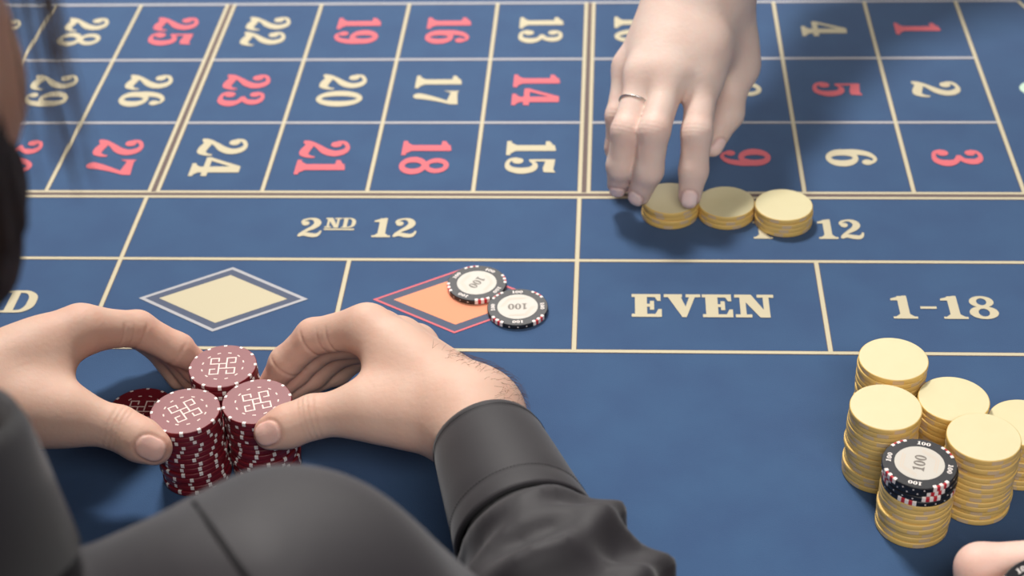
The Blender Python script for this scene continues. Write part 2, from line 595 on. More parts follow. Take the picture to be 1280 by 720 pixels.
# black
CH['black'] = [('chip_body', chip_body('black_body', M['black']))]
mw, mr, mp = MB(), MB(), MB()
for k in range(4):
    a = k * math.pi / 2 + math.pi / 4
    st = .104
    for j in range(5):
        b0 = a + (j - 2.5) * st
        wrap_piece(mw if j % 2 == 0 else mr, b0, b0 + st, .0019 if j % 2 == 0 else .0012, 2)
    for da in (.50, .785, 1.07):
        edge_piece(mp, a + da - .02, a + da + .02, TC * .4, TC * .63, 1)
CH['black'] += [('edge_spots', mw.mesh('edge_spots', M['chipwhite'])), ('edge_bars', mr.mesh('edge_bars', M['chipred'])), ('edge_pips', mp.mesh('edge_pips', M['chipwhite']))]
mb = MB()
mb.lathe([(.0130, TC + .00002), (.0130, TC + .00012)], 48)
CH['black_face'] = [('inlay', mb.mesh('inlay', M['inlay']))]
mb = text_mesh('100', .0062, .95, gap=.05, z=TC + .0002)
CH['black_face'].append(('value', mb.mesh('value', M['inkgrey'])))
mb = MB()
for k in range(6):                       # pale engraved hexagon on the inlay
    a0, a1 = k * math.pi / 3, (k + 1) * math.pi / 3
    if k in (1, 4, 2, 5):
        for rr in (.0112, .0098):
            p0, p1 = np.array([math.cos(a0), math.sin(a0)]), np.array([math.cos(a1), math.sin(a1)])
            mb.poly([(*(p0 * rr), TC + .00018), (*(p1 * rr), TC + .00018), (*(p1 * (rr - .0007)), TC + .00018), (*(p0 * (rr - .0007)), TC + .00018)])
CH['black_face'].append(('engraving', mb.mesh('engraving', M['inkpale'])))
for k in range(4):
    a = k * math.pi / 2
    up = (math.cos(a), math.sin(a))
    mb = text_mesh('100', .0026, 1.25, up=up, gap=.08, z=TC + .0001, center=(up[0] * .01585, up[1] * .01585))
    CH['black_face'].append(('rim_value', mb.mesh('rim_value', M['chipwhite'])))

ORD = ['bottom', 'second', 'third', 'fourth', 'fifth', 'sixth', 'seventh', 'eighth', 'ninth', 'tenth', 'eleventh', 'twelfth', 'thirteenth', 'fourteenth', 'fifteenth']


def chip(kind, x, y, z, rot, face, label, cat_group):
    parts = CH[kind] + (CH[kind + '_face'] if face and kind + '_face' in CH else [])
    root = link({'yellow': 'yellow_chip', 'maroon': 'maroon_chip', 'black': 'black_chip'}[kind], parts[0][1], None, (x, y, z), rot)
    tag(root, label, 'poker chip', cat_group)
    for nm, me in parts[1:]:
        c = link(nm, me, root)
        if nm.startswith(('edge_', 'dash_')):
            c['kind'] = 'stuff'        # a few pixels each
    return root


def stack(kinds, x, y, where, group, jit=.0006, toprot=None, lean=(0, 0)):
    n = len(kinds)
    ny = 0
    for i, k in enumerate(kinds):
        top = i == n - 1
        word = {'yellow': 'yellow', 'maroon': 'maroon', 'black': 'black and white'}[k]
        if n == 1:
            lab = '%s chip %s' % (word, where)
        else:
            pos = 'topmost' if top else (ORD[i] + ('' if i == 0 else ' from bottom'))
            lab = '%s chip, %s in the %s' % (word, pos, where)
        jx, jy = (random.uniform(-jit, jit), random.uniform(-jit, jit)) if 0 < i else (0, 0)
        chip(k, x + jx + lean[0] * i, y + jy + lean[1] * i, .0004 + i * TC, toprot if (top and toprot is not None) else random.uniform(0, 6.28), top or kinds[min(i + 1, n - 1)] != k, lab, group)


Y = 'yellow'
gy = 'yellow chips in the stacks at the right'
stack([Y] * 14, .1797, -.2412, 'rearmost tall yellow stack at right', gy, .0007)
stack([Y] * 14, .1697, -.2828, 'tall yellow stack left of the black-topped one', gy, .0007)
stack([Y] * 12, .2096, -.2680, 'yellow stack directly behind the black-topped one', gy, .0006)
stack([Y] * 14, .2190, -.3062, 'yellow stack right of the black-topped one', gy, .0008)
stack([Y] * 10, .2478, -.2785, 'yellow stack cut off by right picture edge', gy, .0008)
stack([Y] * 9 + ['black'] * 4, .1830, -.3242, 'mixed stack with black chips on top', gy, .0007, toprot=1.28)
gp = 'yellow chips under the reaching hand'
stack([Y] * 4, .0598, -.0240, 'low yellow stack under the reaching fingers', gp, .0008)
stack([Y] * 3, .0985, -.0243, 'middle low yellow stack beside the reaching hand', gp, .0005)
stack([Y] * 4, .1372, -.0330, 'low yellow stack covering the 1ST lettering', gp, .0006)
gr = 'maroon chips between the two hands'
stack(['maroon'] * 14, -.2024, -.2535, 'farthest maroon stack between the index fingers', gr, .0004, toprot=.10)
stack(['maroon'] * 14, -.2157, -.2920, 'maroon stack at the left thumb', gr, .0007, toprot=.62)
stack(['maroon'] * 14, -.1768, -.2835, 'maroon stack at the right thumb', gr, .0006, toprot=.32)
stack(['maroon'] * 4, -.2560, -.2525, 'short shaded maroon stack', gr, .0004, toprot=0.0)
a = P(596, 354, .0034)
b = P(647, 384, .0034)
stack(['black'], a[0], a[1], 'lying on the red diamond, farther from camera of the pair', 'black chips on the red diamond', toprot=4.19)
stack(['black'], b[0], b[1], 'lying at the red diamond right corner, nearer of the pair', 'black chips on the red diamond', toprot=math.pi + .06)

# ------------------------------------------------------------------ bodies: blended tapered limbs, meshed as one skin
def seg(p, a, b, ra, rb):
    ba = b - a
    pa = p - a
    t = np.clip((pa @ ba) / (ba @ ba + 1e-12), 0, 1)
    d = pa - t[:, None] * ba
    return np.sqrt(np.einsum('ij,ij->i', d, d)) - (ra + (rb - ra) * t)


def ell(p, c, r, rot=None):
    q = p - c
    if rot is not None:
        q = q @ rot
    r = np.array(r)
    k0 = np.linalg.norm(q / r, axis=1)
    k1 = np.linalg.norm(q / (r * r), axis=1)
    return k0 * (k0 - 1) / (k1 + 1e-9)


def smin(a, b, k):
    h = np.maximum(k - np.abs(a - b), 0) / k
    return np.minimum(a, b) - h * h * k * .25


def chain(p, pts, rad, k=.003):
    d = None
    for i in range(len(pts) - 1):
        e = seg(p, pts[i], pts[i + 1], rad[i], rad[i + 1])
        d = e if d is None else smin(d, e, k)
    return d


def mesh_sdf(f, lo, hi, h, coarse=4):
    lo, hi = np.array(lo, float), np.array(hi, float)
    n = np.ceil((hi - lo) / (h * coarse)).astype(int) + 1
    H = h * coarse
    ax = [lo[i] + H * (np.arange(n[i]) + .5) for i in range(3)]
    g = np.stack(np.meshgrid(*ax, indexing='ij'), -1).reshape(-1, 3)
    dc = np.concatenate([f(c) for c in np.array_split(g, max(1, len(g) // 200000))]).reshape(n)
    N = n * coarse
    D = np.repeat(np.repeat(np.repeat(np.where(dc > 0, H, -H), coarse, 0), coarse, 1), coarse, 2).astype(np.float32)
    near = np.argwhere(np.abs(dc) < H * 1.6)
    off = np.stack(np.meshgrid(*[np.arange(coarse)] * 3, indexing='ij'), -1).reshape(-1, 3)
    idx = (near[:, None, :] * coarse + off[None]).reshape(-1, 3)
    pts = lo + h * (idx + .5)
    vals = np.concatenate([f(c) for c in np.array_split(pts, max(1, len(pts) // 200000))])
    D[idx[:, 0], idx[:, 1], idx[:, 2]] = vals
    s = D < 0
    # surface nets
    c0 = s[:-1, :-1, :-1].astype(np.int8)
    tot = np.zeros_like(c0)
    for i in (0, 1):
        for j in (0, 1):
            for k in (0, 1):
                tot = tot + s[i:N[0] - 1 + i, j:N[1] - 1 + j, k:N[2] - 1 + k]
    cells = np.argwhere((tot > 0) & (tot < 8))
    vid = -np.ones(tot.shape, np.int64)
    vid[cells[:, 0], cells[:, 1], cells[:, 2]] = np.arange(len(cells))
    acc = np.zeros((len(cells), 3))
    cnt = np.zeros(len(cells))
    corners = [(i, j, k) for i in (0, 1) for j in (0, 1) for k in (0, 1)]
    for a in corners:
        for axis in range(3):
            if a[axis]:
                continue
            b = list(a)
            b[axis] = 1
            da = D[cells[:, 0] + a[0], cells[:, 1] + a[1], cells[:, 2] + a[2]].astype(float)
            db = D[cells[:, 0] + b[0], cells[:, 1] + b[1], cells[:, 2] + b[2]].astype(float)
            m_ = (da < 0) != (db < 0)
            t = np.where(m_, da / (da - db + 1e-20), 0)
            pt = np.tile(np.array(a, float), (len(cells), 1))
            pt[:, axis] = t
            acc += pt * m_[:, None]
            cnt += m_
    V = lo + h * (cells + acc / cnt[:, None] + .5)
    F = []
    for axis in range(3):
        o1, o2 = [(1, 2), (2, 0), (0, 1)][axis]
        sl0 = [slice(1, N[i] - 1) for i in range(3)]
        sl1 = list(sl0)
        sl0[axis] = slice(0, N[axis] - 1)
        sl1[axis] = slice(1, N[axis])
        A, Bb = s[tuple(sl0)], s[tuple(sl1)]
        e = np.argwhere(A != Bb)
        base = e + 1
        base[:, axis] -= 1
        flip = A[e[:, 0], e[:, 1], e[:, 2]]
        q = []
        for d1, d2 in ((-1, -1), (0, -1), (0, 0), (-1, 0)):
            c = base.copy()
            c[:, o1] += d1
            c[:, o2] += d2
            q.append(vid[c[:, 0], c[:, 1], c[:, 2]])
        q = np.stack(q, 1)
        q[~flip] = q[~flip][:, ::-1]
        F.append(q)
    return V, np.concatenate(F)


def smooth(V, F, it=2, lam=.5):
    E = np.concatenate([F[:, [0, 1]], F[:, [1, 2]], F[:, [2, 3]], F[:, [3, 0]]])
    for _ in range(it):
        acc = np.zeros_like(V)
        cnt = np.zeros(len(V))
        for a, b in ((0, 1), (1, 0)):
            for k in range(3):
                acc[:, k] += np.bincount(E[:, a], V[E[:, b], k], len(V))
            cnt += np.bincount(E[:, a], minlength=len(V))
        V = V + lam * (acc / np.maximum(cnt, 1)[:, None] - V)
    return V


def normals(V, F):
    n = np.cross(V[F[:, 2]] - V[F[:, 0]], V[F[:, 3]] - V[F[:, 1]])
    out = np.zeros_like(V)
    for c in range(4):
        for k in range(3):
            out[:, k] += np.bincount(F[:, c], n[:, k], len(V))
    return out / (np.linalg.norm(out, axis=1, keepdims=True) + 1e-12)


def build_mesh(name, parts, material, colors=None):
    """join (V, F[, colour]) pieces into one mesh"""
    vs, fs, cs, o = [], [], [], 0
    for it in parts:
        vs.append(it[0])
        fs.append(it[1] + o)
        o += len(it[0])
        cs.append(it[2] if len(it) > 2 else np.tile([0.8, 0.55, 0.45], (len(it[0]), 1)))
    V, F, Cc = np.concatenate(vs), np.concatenate(fs), np.concatenate(cs)
    me = bpy.data.meshes.new(name)
    me.vertices.add(len(V))
    me.vertices.foreach_set('co', V.astype(np.float32).ravel())
    me.loops.add(F.size)
    me.loops.foreach_set('vertex_index', F.astype(np.int32).ravel())
    me.polygons.add(len(F))
    me.polygons.foreach_set('loop_start', np.arange(0, F.size, 4, dtype=np.int32))
    me.polygons.foreach_set('loop_total', np.full(len(F), 4, np.int32))
    me.polygons.foreach_set('use_smooth', np.ones(len(F), bool))
    me.update(calc_edges=True)
    if colors is not False:
        at = me.color_attributes.new('pigment', 'FLOAT_COLOR', 'POINT')
        at.data.foreach_set('color', np.concatenate([Cc, np.ones((len(Cc), 1))], 1).astype(np.float32).ravel())
    me.materials.append(material)
    return me


def skin_material(name, rough=.56):
    mt = mat(name, (.8, .6, .5, 1), rough, .30, bump=(330, .22, .0010), sss=.28, sss_r=(1, .32, .18))
    nt = mt.node_tree
    b = nt.nodes['Principled BSDF']
    at = nt.nodes.new('ShaderNodeAttribute')
    at.attribute_name = 'pigment'
    n = nt.nodes.new('ShaderNodeTexNoise')
    n.inputs['Scale'].default_value = 70
    n.inputs['Detail'].default_value = 5
    tc = nt.nodes.new('ShaderNodeTexCoord')
    nt.links.new(tc.outputs['Object'], n.inputs['Vector'])
    mr = nt.nodes.new('ShaderNodeMapRange')
    mr.inputs[1].default_value, mr.inputs[2].default_value = .3, .7
    mr.inputs[3].default_value, mr.inputs[4].default_value = .0, .30
    nt.links.new(n.outputs['Fac'], mr.inputs[0])
    mx = nt.nodes.new('ShaderNodeMix')
    mx.data_type = 'RGBA'
    mx.blend_type = 'MULTIPLY'
    mx.inputs[7].default_value = (.95, .72, .66, 1)
    nt.links.new(mr.outputs[0], mx.inputs[0])
    nt.links.new(at.outputs['Color'], mx.inputs[6])
    nt.links.new(mx.outputs[2], b.inputs['Base Color'])
    return mt


def unit(v):
    v = np.array(v, float)
    return v / np.linalg.norm(v)


def sstep(x, a, b):
    t = np.clip((x - a) / (b - a), 0, 1)
    return t * t * (3 - 2 * t)


def make_hand(spec, base, h=.0011):
    """spec: fingers {name: (points, radii)}, thumb, wrist pair, elbow ... all world points"""
    fi = spec['fingers']
    th = spec['thumb']
    cones = spec['palm']

    def f(p):
        d = None
        for a, b, ra, rb in cones:
            e = seg(p, a, b, ra, rb)
            d = e if d is None else smin(d, e, spec.get('kp', .016))
        dt = chain(p, *th, k=.006)
        d = smin(d, dt, .012)
        df = None
        for nm, (pts, rad) in fi.items():
            e = chain(p, pts, rad, .004)
            for q, rq in spec.get('pads', {}).get(nm, []):
                e = smin(e, np.linalg.norm(p - q, axis=1) - rq, .006)
            df = e if df is None else smin(df, e, .0012)
        return smin(d, df, .009)
    allp = [q for c in cones for q in c[:2]] + list(th[0]) + [q for v in fi.values() for q in v[0]]
    lo, hi = np.min(allp, 0) - .032, np.max(allp, 0) + .032
    V, F = mesh_sdf(f, lo, hi, h)
    V = smooth(V, F, 3)
    Nn = normals(V, F)
    # knuckle folds and finger creases
    disp = np.zeros(len(V))
    for c, t, n, w, dep, reach in spec.get('creases', []):
        q = V - c
        s = np.abs(q @ t)
        side = sstep(Nn @ n, .0, .55)
        near = 1 - sstep(np.linalg.norm(q, axis=1), reach * .6, reach)
        disp -= dep * np.exp(-(s / w) ** 2) * side * near
    col = np.tile(np.array(base), (len(V), 1))
    red = np.array(spec.get('red', (.78, .36, .28)))
    for c, r, amt in spec.get('flush', []):
        w = amt * np.exp(-(np.linalg.norm(V - c, axis=1) / r) ** 2)
        col = col * (1 - w[:, None]) + red * w[:, None]
    for c, t, n, wd, ln, ncol in spec.get('nails', []):
        b = np.cross(t, n)
        q = V - c
        s, bb, hh = q @ t, q @ b, q @ n
        # rounded box in the nail's own plane
        rr = wd * .45
        dx, dy = np.abs(bb) - (wd / 2 - rr), np.abs(s) - (ln / 2 - rr)
        dd = np.hypot(np.maximum(dx, 0), np.maximum(dy, 0)) + np.minimum(np.maximum(dx, dy), 0) - rr
        ok = (hh > -.004) & (Nn @ n > -.05)
        mk = (1 - sstep(dd, -.0008, .0005)) * ok
        rim = np.exp(-((dd - .0004) / .0008) ** 2) * ok
        disp -= .00075 * rim
        disp += .00035 * mk
        col = col * (1 - mk[:, None] * .9) + np.array(ncol) * mk[:, None] * .9
        col = col * (1 - .22 * rim[:, None] * np.array([.6, 1, 1]))
    V = V + Nn * disp[:, None]
    return V, F, col


def lerp(a, b, t):
    return a + (b - a) * t


SK1 = np.array([.67, .450, .350])
NAIL1 = (.80, .52, .45)


CUFF0, CUFF1 = P(611, 556, .056), P(661, 674, .062)     # the right cuff: opening and seam


# ---- the player's left hand: thumb on the near side, fingers round the far side of the maroon stacks
def player_hand(left):
    if left:
        I = [P(104, 411, .080), P(172, 411, .062), P(221, 436, .046), P(246, 453, .034)]
        Wc = P(-72, 492, .072)
        T = [P(5, 512, .066), P(84, 520, .060), P(148, 535, .052), P(194, 560, .045)]
        e = unit((-.36, .74, -.57))
        tips = [np.array([-.2265, -.2300, .024]), np.array([-.2290, -.2270, .0125]), np.array([-.2420, -.2180, .0085])]
    else:
        I = [P(457, 409, .078), P(392, 421, .062), P(357, 453, .044), P(339, 479, .029)]
        Wc = P(590, 521, .055)
        T = [P(552, 522, .056), P(458, 512, .058), P(392, 521, .053), P(338, 541, .047)]
        e = unit((.26, .62, -.74))
        tips = [np.array([-.1775, -.2400, .018]), np.array([-.1760, -.2330, .0100]), np.array([-.1640, -.2240, .0085])]
    s = 1 if left else -1
    fin = {'index': (I, [.0125, .0103, .0092, .0074])}
    mcps = [I[0]]
    prev = I
    for k, nm in enumerate(('middle', 'ring', 'little')):
        m0 = I[0] + e * (.0205 * (k + 1)) + np.array([-.003, -.002, 0]) * s * k
        mcps.append(m0)
        ch_ = [m0]
        for j in (1, 2):
            q_ = I[j] + e * (.0185 * (k + 1)) + (I[j] - I[0]) * (.06, .0, -.16)[k]
            q_[2] = max(q_[2], .0105)
            ch_.append(q_)
        ch_.append(tips[k])
        r = [(.0125, .0102, .0092, .0075), (.0120, .0098, .0088, .0072), (.0105, .0085, .0078, .0065)][k]
        fin[nm] = (ch_, list(r))
    ax = unit(I[0] - Wc)
    wr, wu = Wc - e * (.012 if left else .0075), Wc + e * (.012 if left else .0075)
    el = np.array([-.56, -.50, .07]) if left else CUFF1 + unit((.42, -.90, -.02)) * .19
    back = unit(el - Wc) if left else unit(CUFF1 - CUFF0)
    palm = [(wr, lerp(wr, I[0], .97), .0205, .0120), (Wc, mcps[1], .0205, .0122), (wu, mcps[2], .0195, .0118), (wu, mcps[3], .0175, .0105),
            (T[0], T[1], .0165, .0135), (Wc, T[0], .021, .0165),
            (lerp(T[0], T[1], .55), lerp(Wc, I[0], .60), .0105, .0115), (lerp(T[0], T[1], .8), lerp(Wc, I[0], .78), .0075, .0095),
            (wr, wr + back * .07, .0190, .0190), (wu, wu + back * .07, .0185, .0190)]
    thumb = ([lerp(T[0], T[1], .5), T[1], lerp(T[1], T[2], .5), T[2], lerp(T[2], T[3], .6), T[3]], [.0150, .0128, .0112, .0114, .0112, .0094])
    cam_n = unit(CAM - T[3])
    td = unit(T[3] - T[2])
    # the thumb nail faces the viewer and slightly down towards the tip
    n = unit(np.array([.10 * s, -.80, .60]))
    n = unit(n - td * (n @ td))
    nails = [(T[3] + td * .0005 + n * .004, td, n, .0135, .0150, NAIL1)]
    cr = []
    up = unit(cam_n - td * (cam_n @ td))
    tm = unit(T[2] - T[1])
    for off, dep in ((-.0030, .0006), (.0, .0008), (.0028, .0006), (.0054, .0004)):
        cr.append((T[2] + (tm + td) * .5 * off, unit(tm + td), n, .0008, dep, .019))
    for j, (o_, dep) in zip((1, 2, 0), ((0, .0007), (0, .0006), (.020, .0006))):
        a_ = unit(I[j + 1] - I[j])
        b_ = unit(I[j] - I[j - 1]) if j else a_
        t_ = unit(a_ + b_)
        pal = unit(np.array([.35 * s, -.75, -.45]))
        cr.append((I[j] + a_ * o_, t_, unit(pal - t_ * (pal @ t_)), .0009, dep, .018))
    a_ = unit(I[1] - I[0])
    pal = unit(np.array([.35 * s, -.75, -.45]))
    cr.append((I[0] + a_ * .027, a_, unit(pal - a_ * (pal @ a_)), .0009, .0004, .017))
    flush = [(T[3], .014, .35), (T[2], .010, .22), (I[1], .013, .25), (I[0], .014, .18), (mcps[1], .014, .2), (I[3], .014, .45), (fin['middle'][0][2], .025, .4), (lerp(T[0], T[1], .5) - np.array([0, 0, .015]), .022, .22)]
    sp = dict(fingers=fin, thumb=thumb, palm=palm, nails=nails, creases=cr, flush=flush)
    return sp, Wc, el, e


M['skin_player'] = skin_material('player_skin')
spL, WL, EL, eL = player_hand(True)
spR, WR, ER, eR = player_hand(False)
handL = make_hand(spL, SK1)
handR = make_hand(spR, SK1)

player = empty('person', (-.245, -.80, FLOOR))
tag(player, 'bearded player in a black shirt gathering maroon chips with both hands', 'person')


def child(name, me, parent, root=None):
    """world-space mesh parented to an unrotated empty"""
    o = link(name, me, parent)
    r = root or parent
    o.location = tuple(-np.array(r.location)) if parent == r else (0, 0, 0)
    return o


child('body', build_mesh('body', [handL, handR], M['skin_player']), player)


# ---- the dealer's reaching hand
SK2 = np.array([.79, .62, .54])
NAIL2 = (.92, .72, .68)


def dealer_hand():
    F = {
        'index': ([P(879, 96, .088), P(871, 166, .066), P(867, 213, .042), P(862, 246, .0240)], [.0112, .0102, .0096, .0078]),
        'middle': ([P(840, 90, .094), P(818, 163, .073), P(811, 213, .044), P(799, 243, .0215)], [.0112, .0102, .0097, .0080]),
        'ring': ([P(806, 94, .090), P(783, 163, .068), P(776, 207, .042), P(773, 232, .021)], [.0110, .0100, .0095, .0078]),
        'little': ([P(786, 84, .080), P(772, 145, .058), P(770, 185, .034), P(772, 210, .0150)], [.0100, .0082, .0074, .0060]),
    }
    Wc = P(876, -22, .128)
    e = unit(F['little'][0][0] - F['index'][0][0])
    wr, wu = Wc - e * .009, Wc + e * .009
    T = [P(905, 20, .100), P(921, 84, .072), P(911, 142, .050), P(890, 182, .036)]
    el = np.array([.150, .330, .235])
    back = unit(el - Wc)
    palm = [(wr, F['index'][0][0], .0185, .0130), (Wc, F['middle'][0][0], .0190, .0132), (wu, F['ring'][0][0], .0180, .0128), (wu, F['little'][0][0], .0160, .0100),
            (T[0], T[1], .0145, .0120), (wr, T[0], .0180, .0145), (lerp(T[0], T[1], .7), lerp(Wc, F['index'][0][0], .75), .0085, .0095),
            (wr, wr + back * .10, .0180, .0205), (wu, wu + back * .10, .0178, .0205), (Wc + back * .09, el, .027, .036)]
    thumb = ([lerp(T[0], T[1], .6), T[1], T[2], T[3]], [.0130, .0115, .0098, .0078])
    nails, flush, cr = [], [], []
    for nm, (p_, r_) in F.items():
        td = unit(p_[3] - p_[2])
        n = unit(np.array([.02, -.55, .83]))
        n = unit(n - td * (n @ td))
        nails.append((p_[3] + td * .0005 + n * .003, td, n, .0112, .0150, NAIL2))
        flush += [(p_[3], .012, .16), (p_[1], .011, .14)]
        t_ = unit(p_[2] - p_[0])
        for o_, dp in ((-.0026, .0003), (0, .00045), (.0026, .0003)):
            cr.append((p_[1] + t_ * o_, t_, unit(n - t_ * (n @ t_)), .0008, dp, .014))
        cr.append((p_[2], unit(p_[3] - p_[1]), n, .0007, .0003, .012))
    td = unit(T[3] - T[2])
    n = unit(np.array([.8, -.35, .3]))
    n = unit(n - td * (n @ td))
    nails.append((T[3] + td * .001 + n * .004, td, n, .0115, .0145, NAIL2))
    return dict(fingers=F, thumb=thumb, palm=palm, nails=nails, creases=cr, flush=flush, red=(.80, .42, .36), kp=.026), Wc, el


M['skin_dealer'] = skin_material('dealer_skin', .54)
spD, WD, ED = dealer_hand()
handD = make_hand(spD, SK2, .0012)
dealer = empty('person', (.44, .84, FLOOR))
tag(dealer, 'dealer across the table reaching a bare ringed hand to low yellow stacks', 'person')
child('body', build_mesh('body', [handD], M['skin_dealer']), dealer)


# ---- the hand resting at the lower right corner
def corner_hand():
    F = {
        'index': ([P(1345, 700, .056), P(1226, 711, .046), P(1222, 760, .030), P(1246, 778, .018)], [.0110, .0122, .0108, .0086]),
    }
    I = F['index'][0]
    for k, nm in enumerate(('middle', 'ring', 'little')):
        o = np.array([.006 * k - .002, -.0215 * (k + 1) - .008, -.006 * (k + 1)])
        F[nm] = ([q + o for q in I], [.0125 - .0006 * k, .0104 - .0006 * k, .0094 - .0006 * k, .0078 - .0005 * k])
        F[nm][0][3][2] = max(F[nm][0][3][2], .009)
        F[nm][0][2][2] = max(F[nm][0][2][2], .011)
    Wc = I[0] + np.array([.082, -.050, -.004])
    T = [Wc + np.array([-.02, .03, -.002]), P(1380, 760, .030), P(1330, 775, .022), P(1300, 785, .018)]
    palm = [(Wc, F[n][0][0], .021, .012) for n in F] + [(Wc, T[0], .02, .016), (T[0], T[1], .016, .0125)]
    el = Wc + np.array([.20, -.16, .0])
    back = unit(el - Wc)
    palm += [(Wc, Wc + back * .08, .024, .028)]
    return dict(fingers=F, thumb=([T[0], T[1], T[2], T[3]], [.015, .0122, .0108, .009]), palm=palm, flush=[(I[1], .015, .2)], red=(.80, .42, .36)), Wc, el


spC, WC_, EC = corner_hand()
handC = make_hand(spC, np.array([.80, .55, .46]), .0013)
guest = empty('person', (.62, -.95, FLOOR))
tag(guest, 'player at the lower right corner, only curled fingers holding a chip show', 'person')
child('body', build_mesh('body', [handC], M['skin_dealer']), guest)


# ------------------------------------------------------------------ heads, clothes
M['shirt'] = mat('black_shirt', lin(31, 27, 32), .62, .42, bump=(1800, .25, .0004), sheen=.15)
M['stitch'] = mat('black_thread', lin(24, 23, 25), .8, .2)
M['trousers'] = mat('dark_trousers', lin(36, 37, 42), .85, .2)
M['shoe'] = mat('black_shoe', lin(22, 20, 20), .35, .5)
M['beard'] = mat('dark_brown_hair', lin(44, 27, 20), .6, .3, noise=(160, .8, lin(26, 15, 12)), bump=(500, .6, .003))
M['hair_fair'] = mat('chestnut_hair', lin(80, 50, 34), .5, .4, noise=(120, .8, lin(54, 32, 22)), bump=(400, .6, .003))
M['vest'] = mat('dealer_vest', lin(40, 40, 46), .8, .25)
M['eye'] = mat('eye_white', lin(230, 224, 216), .2, .5)
M['ring'] = mat('silver_ring', lin(205, 200, 196), .25, .8)
M['ring'].node_tree.nodes['Principled BSDF'].inputs['Metallic'].default_value = 1.0


def frame(fd):
    f = unit(fd)
    r = unit(np.cross(f, (0, 0, 1)))
    u = np.cross(r, f)
    return np.stack([r, f, u], 1)          # columns: right, forward, up


def head_parts(Hc, fd, neck, base, beard=False, h=.0028):
    Rm = frame(fd)
    L = lambda x, y, z: Hc + Rm @ np.array([x, y, z])

    def f(p):
        q = (p - Hc) @ Rm
        d = ell(q, np.array([0, -.012, .03]), (.074, .095, .085))
        d = smin(d, ell(q, np.array([0, .032, -.045]), (.057, .060, .072)), .05)
        d = smin(d, ell(q, np.array([0, .060, -.095]), (.026, .026, .020)), .025)        # chin
        d = smin(d, seg(q, np.array([-.035, .082, .022]), np.array([.035, .082, .022]), .009, .009), .015)   # brow
        for sx in (-1, 1):
            d = -smin(-d, np.linalg.norm(q - np.array([sx * .031, .098, .003]), axis=1) - .012, .012)        # eye socket
            d = smin(d, ell(q, np.array([sx * .044, .058, -.020]), (.018, .026, .020)), .03)                 # cheekbone
            d = smin(d, ell(q, np.array([sx * .069, -.034, -.010]), (.009, .018, .030)), .006)               # ear
            d = -smin(-d, np.linalg.norm(q - np.array([sx * .079, -.030, -.008]), axis=1) - .009, .006)
        d = smin(d, seg(q, np.array([0, .090, .012]), np.array([0, .112, -.022]), .007, .011), .010)         # nose
        d = smin(d, ell(q, np.array([0, .088, -.052]), (.024, .010, .006)), .005)                            # lips
        d = smin(d, ell(q, np.array([0, .087, -.062]), (.021, .010, .007)), .004)
        nk = seg(p, L(0, -.028, -.045), neck, .054, .060)
        return smin(d, nk, .03)
    lo, hi = np.minimum(Hc - .17, neck - .08), np.maximum(Hc + .17, neck + .08)
    V, F = mesh_sdf(f, lo, hi, h)
    V = smooth(V, F, 2)
    head = (V, F, np.tile(base, (len(V), 1)))

    def hair(p):
        q = (p - Hc) @ Rm
        d = ell(q, np.array([0, -.016, .034]), (.083, .101, .092))
        cut = np.maximum(q[:, 1] * .8 - q[:, 2] * .45 + .03, -(q[:, 2] + .055 + q[:, 1] * .3))
        n = .0016 * np.sin(q[:, 0] * 420 + 3 * np.sin(q[:, 2] * 60)) * np.cos(q[:, 2] * 180 + q[:, 1] * 120)
        return -smin(-d, -cut, .012) + n
    Vh, Fh = mesh_sdf(hair, Hc - .15, Hc + .15, .0035)
    out = [head, (smooth(Vh, Fh, 1), Fh)]
    if beard:
        def bd(p):
            q = (p - Hc) @ Rm
            d = ell(q, np.array([0, .036, -.054]), (.066, .067, .064))
            d = smin(d, seg(q, np.array([-.064, -.012, .0]), np.array([-.048, .012, -.06]), .009, .016), .02)
            d = smin(d, seg(q, np.array([.064, -.012, .0]), np.array([.048, .012, -.06]), .009, .016), .02)
            cut = np.maximum(q[:, 2] + .036 - .55 * np.maximum(-q[:, 1] + .05, 0), -.5)
            mouth = .013 - np.hypot(q[:, 0] * .5, (q[:, 2] + .056)) + np.where(q[:, 1] > .06, 0, -.1)
            n = .0020 * np.sin(q[:, 0] * 300 + 4 * np.sin(q[:, 1] * 90)) * np.cos(q[:, 1] * 260 + q[:, 2] * 110)
            return np.maximum(-smin(-d, -cut, .014) + n, mouth)
        Vb, Fb = mesh_sdf(bd, Hc - .17, Hc + .15, .0030)
        out.append((smooth(Vb, Fb, 1), Fb))
    eyes = []
    for sx in (-1, 1):
        mb = MB()
        prof = [(.0115 * math.sin(a), -.0115 * math.cos(a)) for a in np.linspace(.05, math.pi - .05, 9)]
        mb.lathe(prof, 14)
        mb.v = [tuple(np.array(v) + L(sx * .031, .081, .003)) for v in mb.v]
        eyes.append(mb.mesh('eye', M['eye'], True))
    return out, eyes


def torso_sdf(sh, el, wr, chest, hips, neck, rad=(.062, .050, .040), rn=.050, nd=0.0):
    side = unit(sh[1] - sh[0])

    def f(p):
        d = None
        for s_ in (-1, 1):
            e = seg(p, chest + side * .055 * s_, hips + side * .055 * s_, .105, .105)
            d = e if d is None else smin(d, e, .05)
        for k in (0, 1):
            d = smin(d, seg(p, neck + unit(sh[k] - neck) * .055 - np.array([0, 0, nd]), sh[k], rn, rad[0]), .04)
            d = smin(d, seg(p, sh[k], el[k], rad[0] * .95, rad[1]), .03)
            a = seg(p, el[k], wr[k], rad[1], rad[2])
            d = smin(d, a, .012)
        return d
    return f


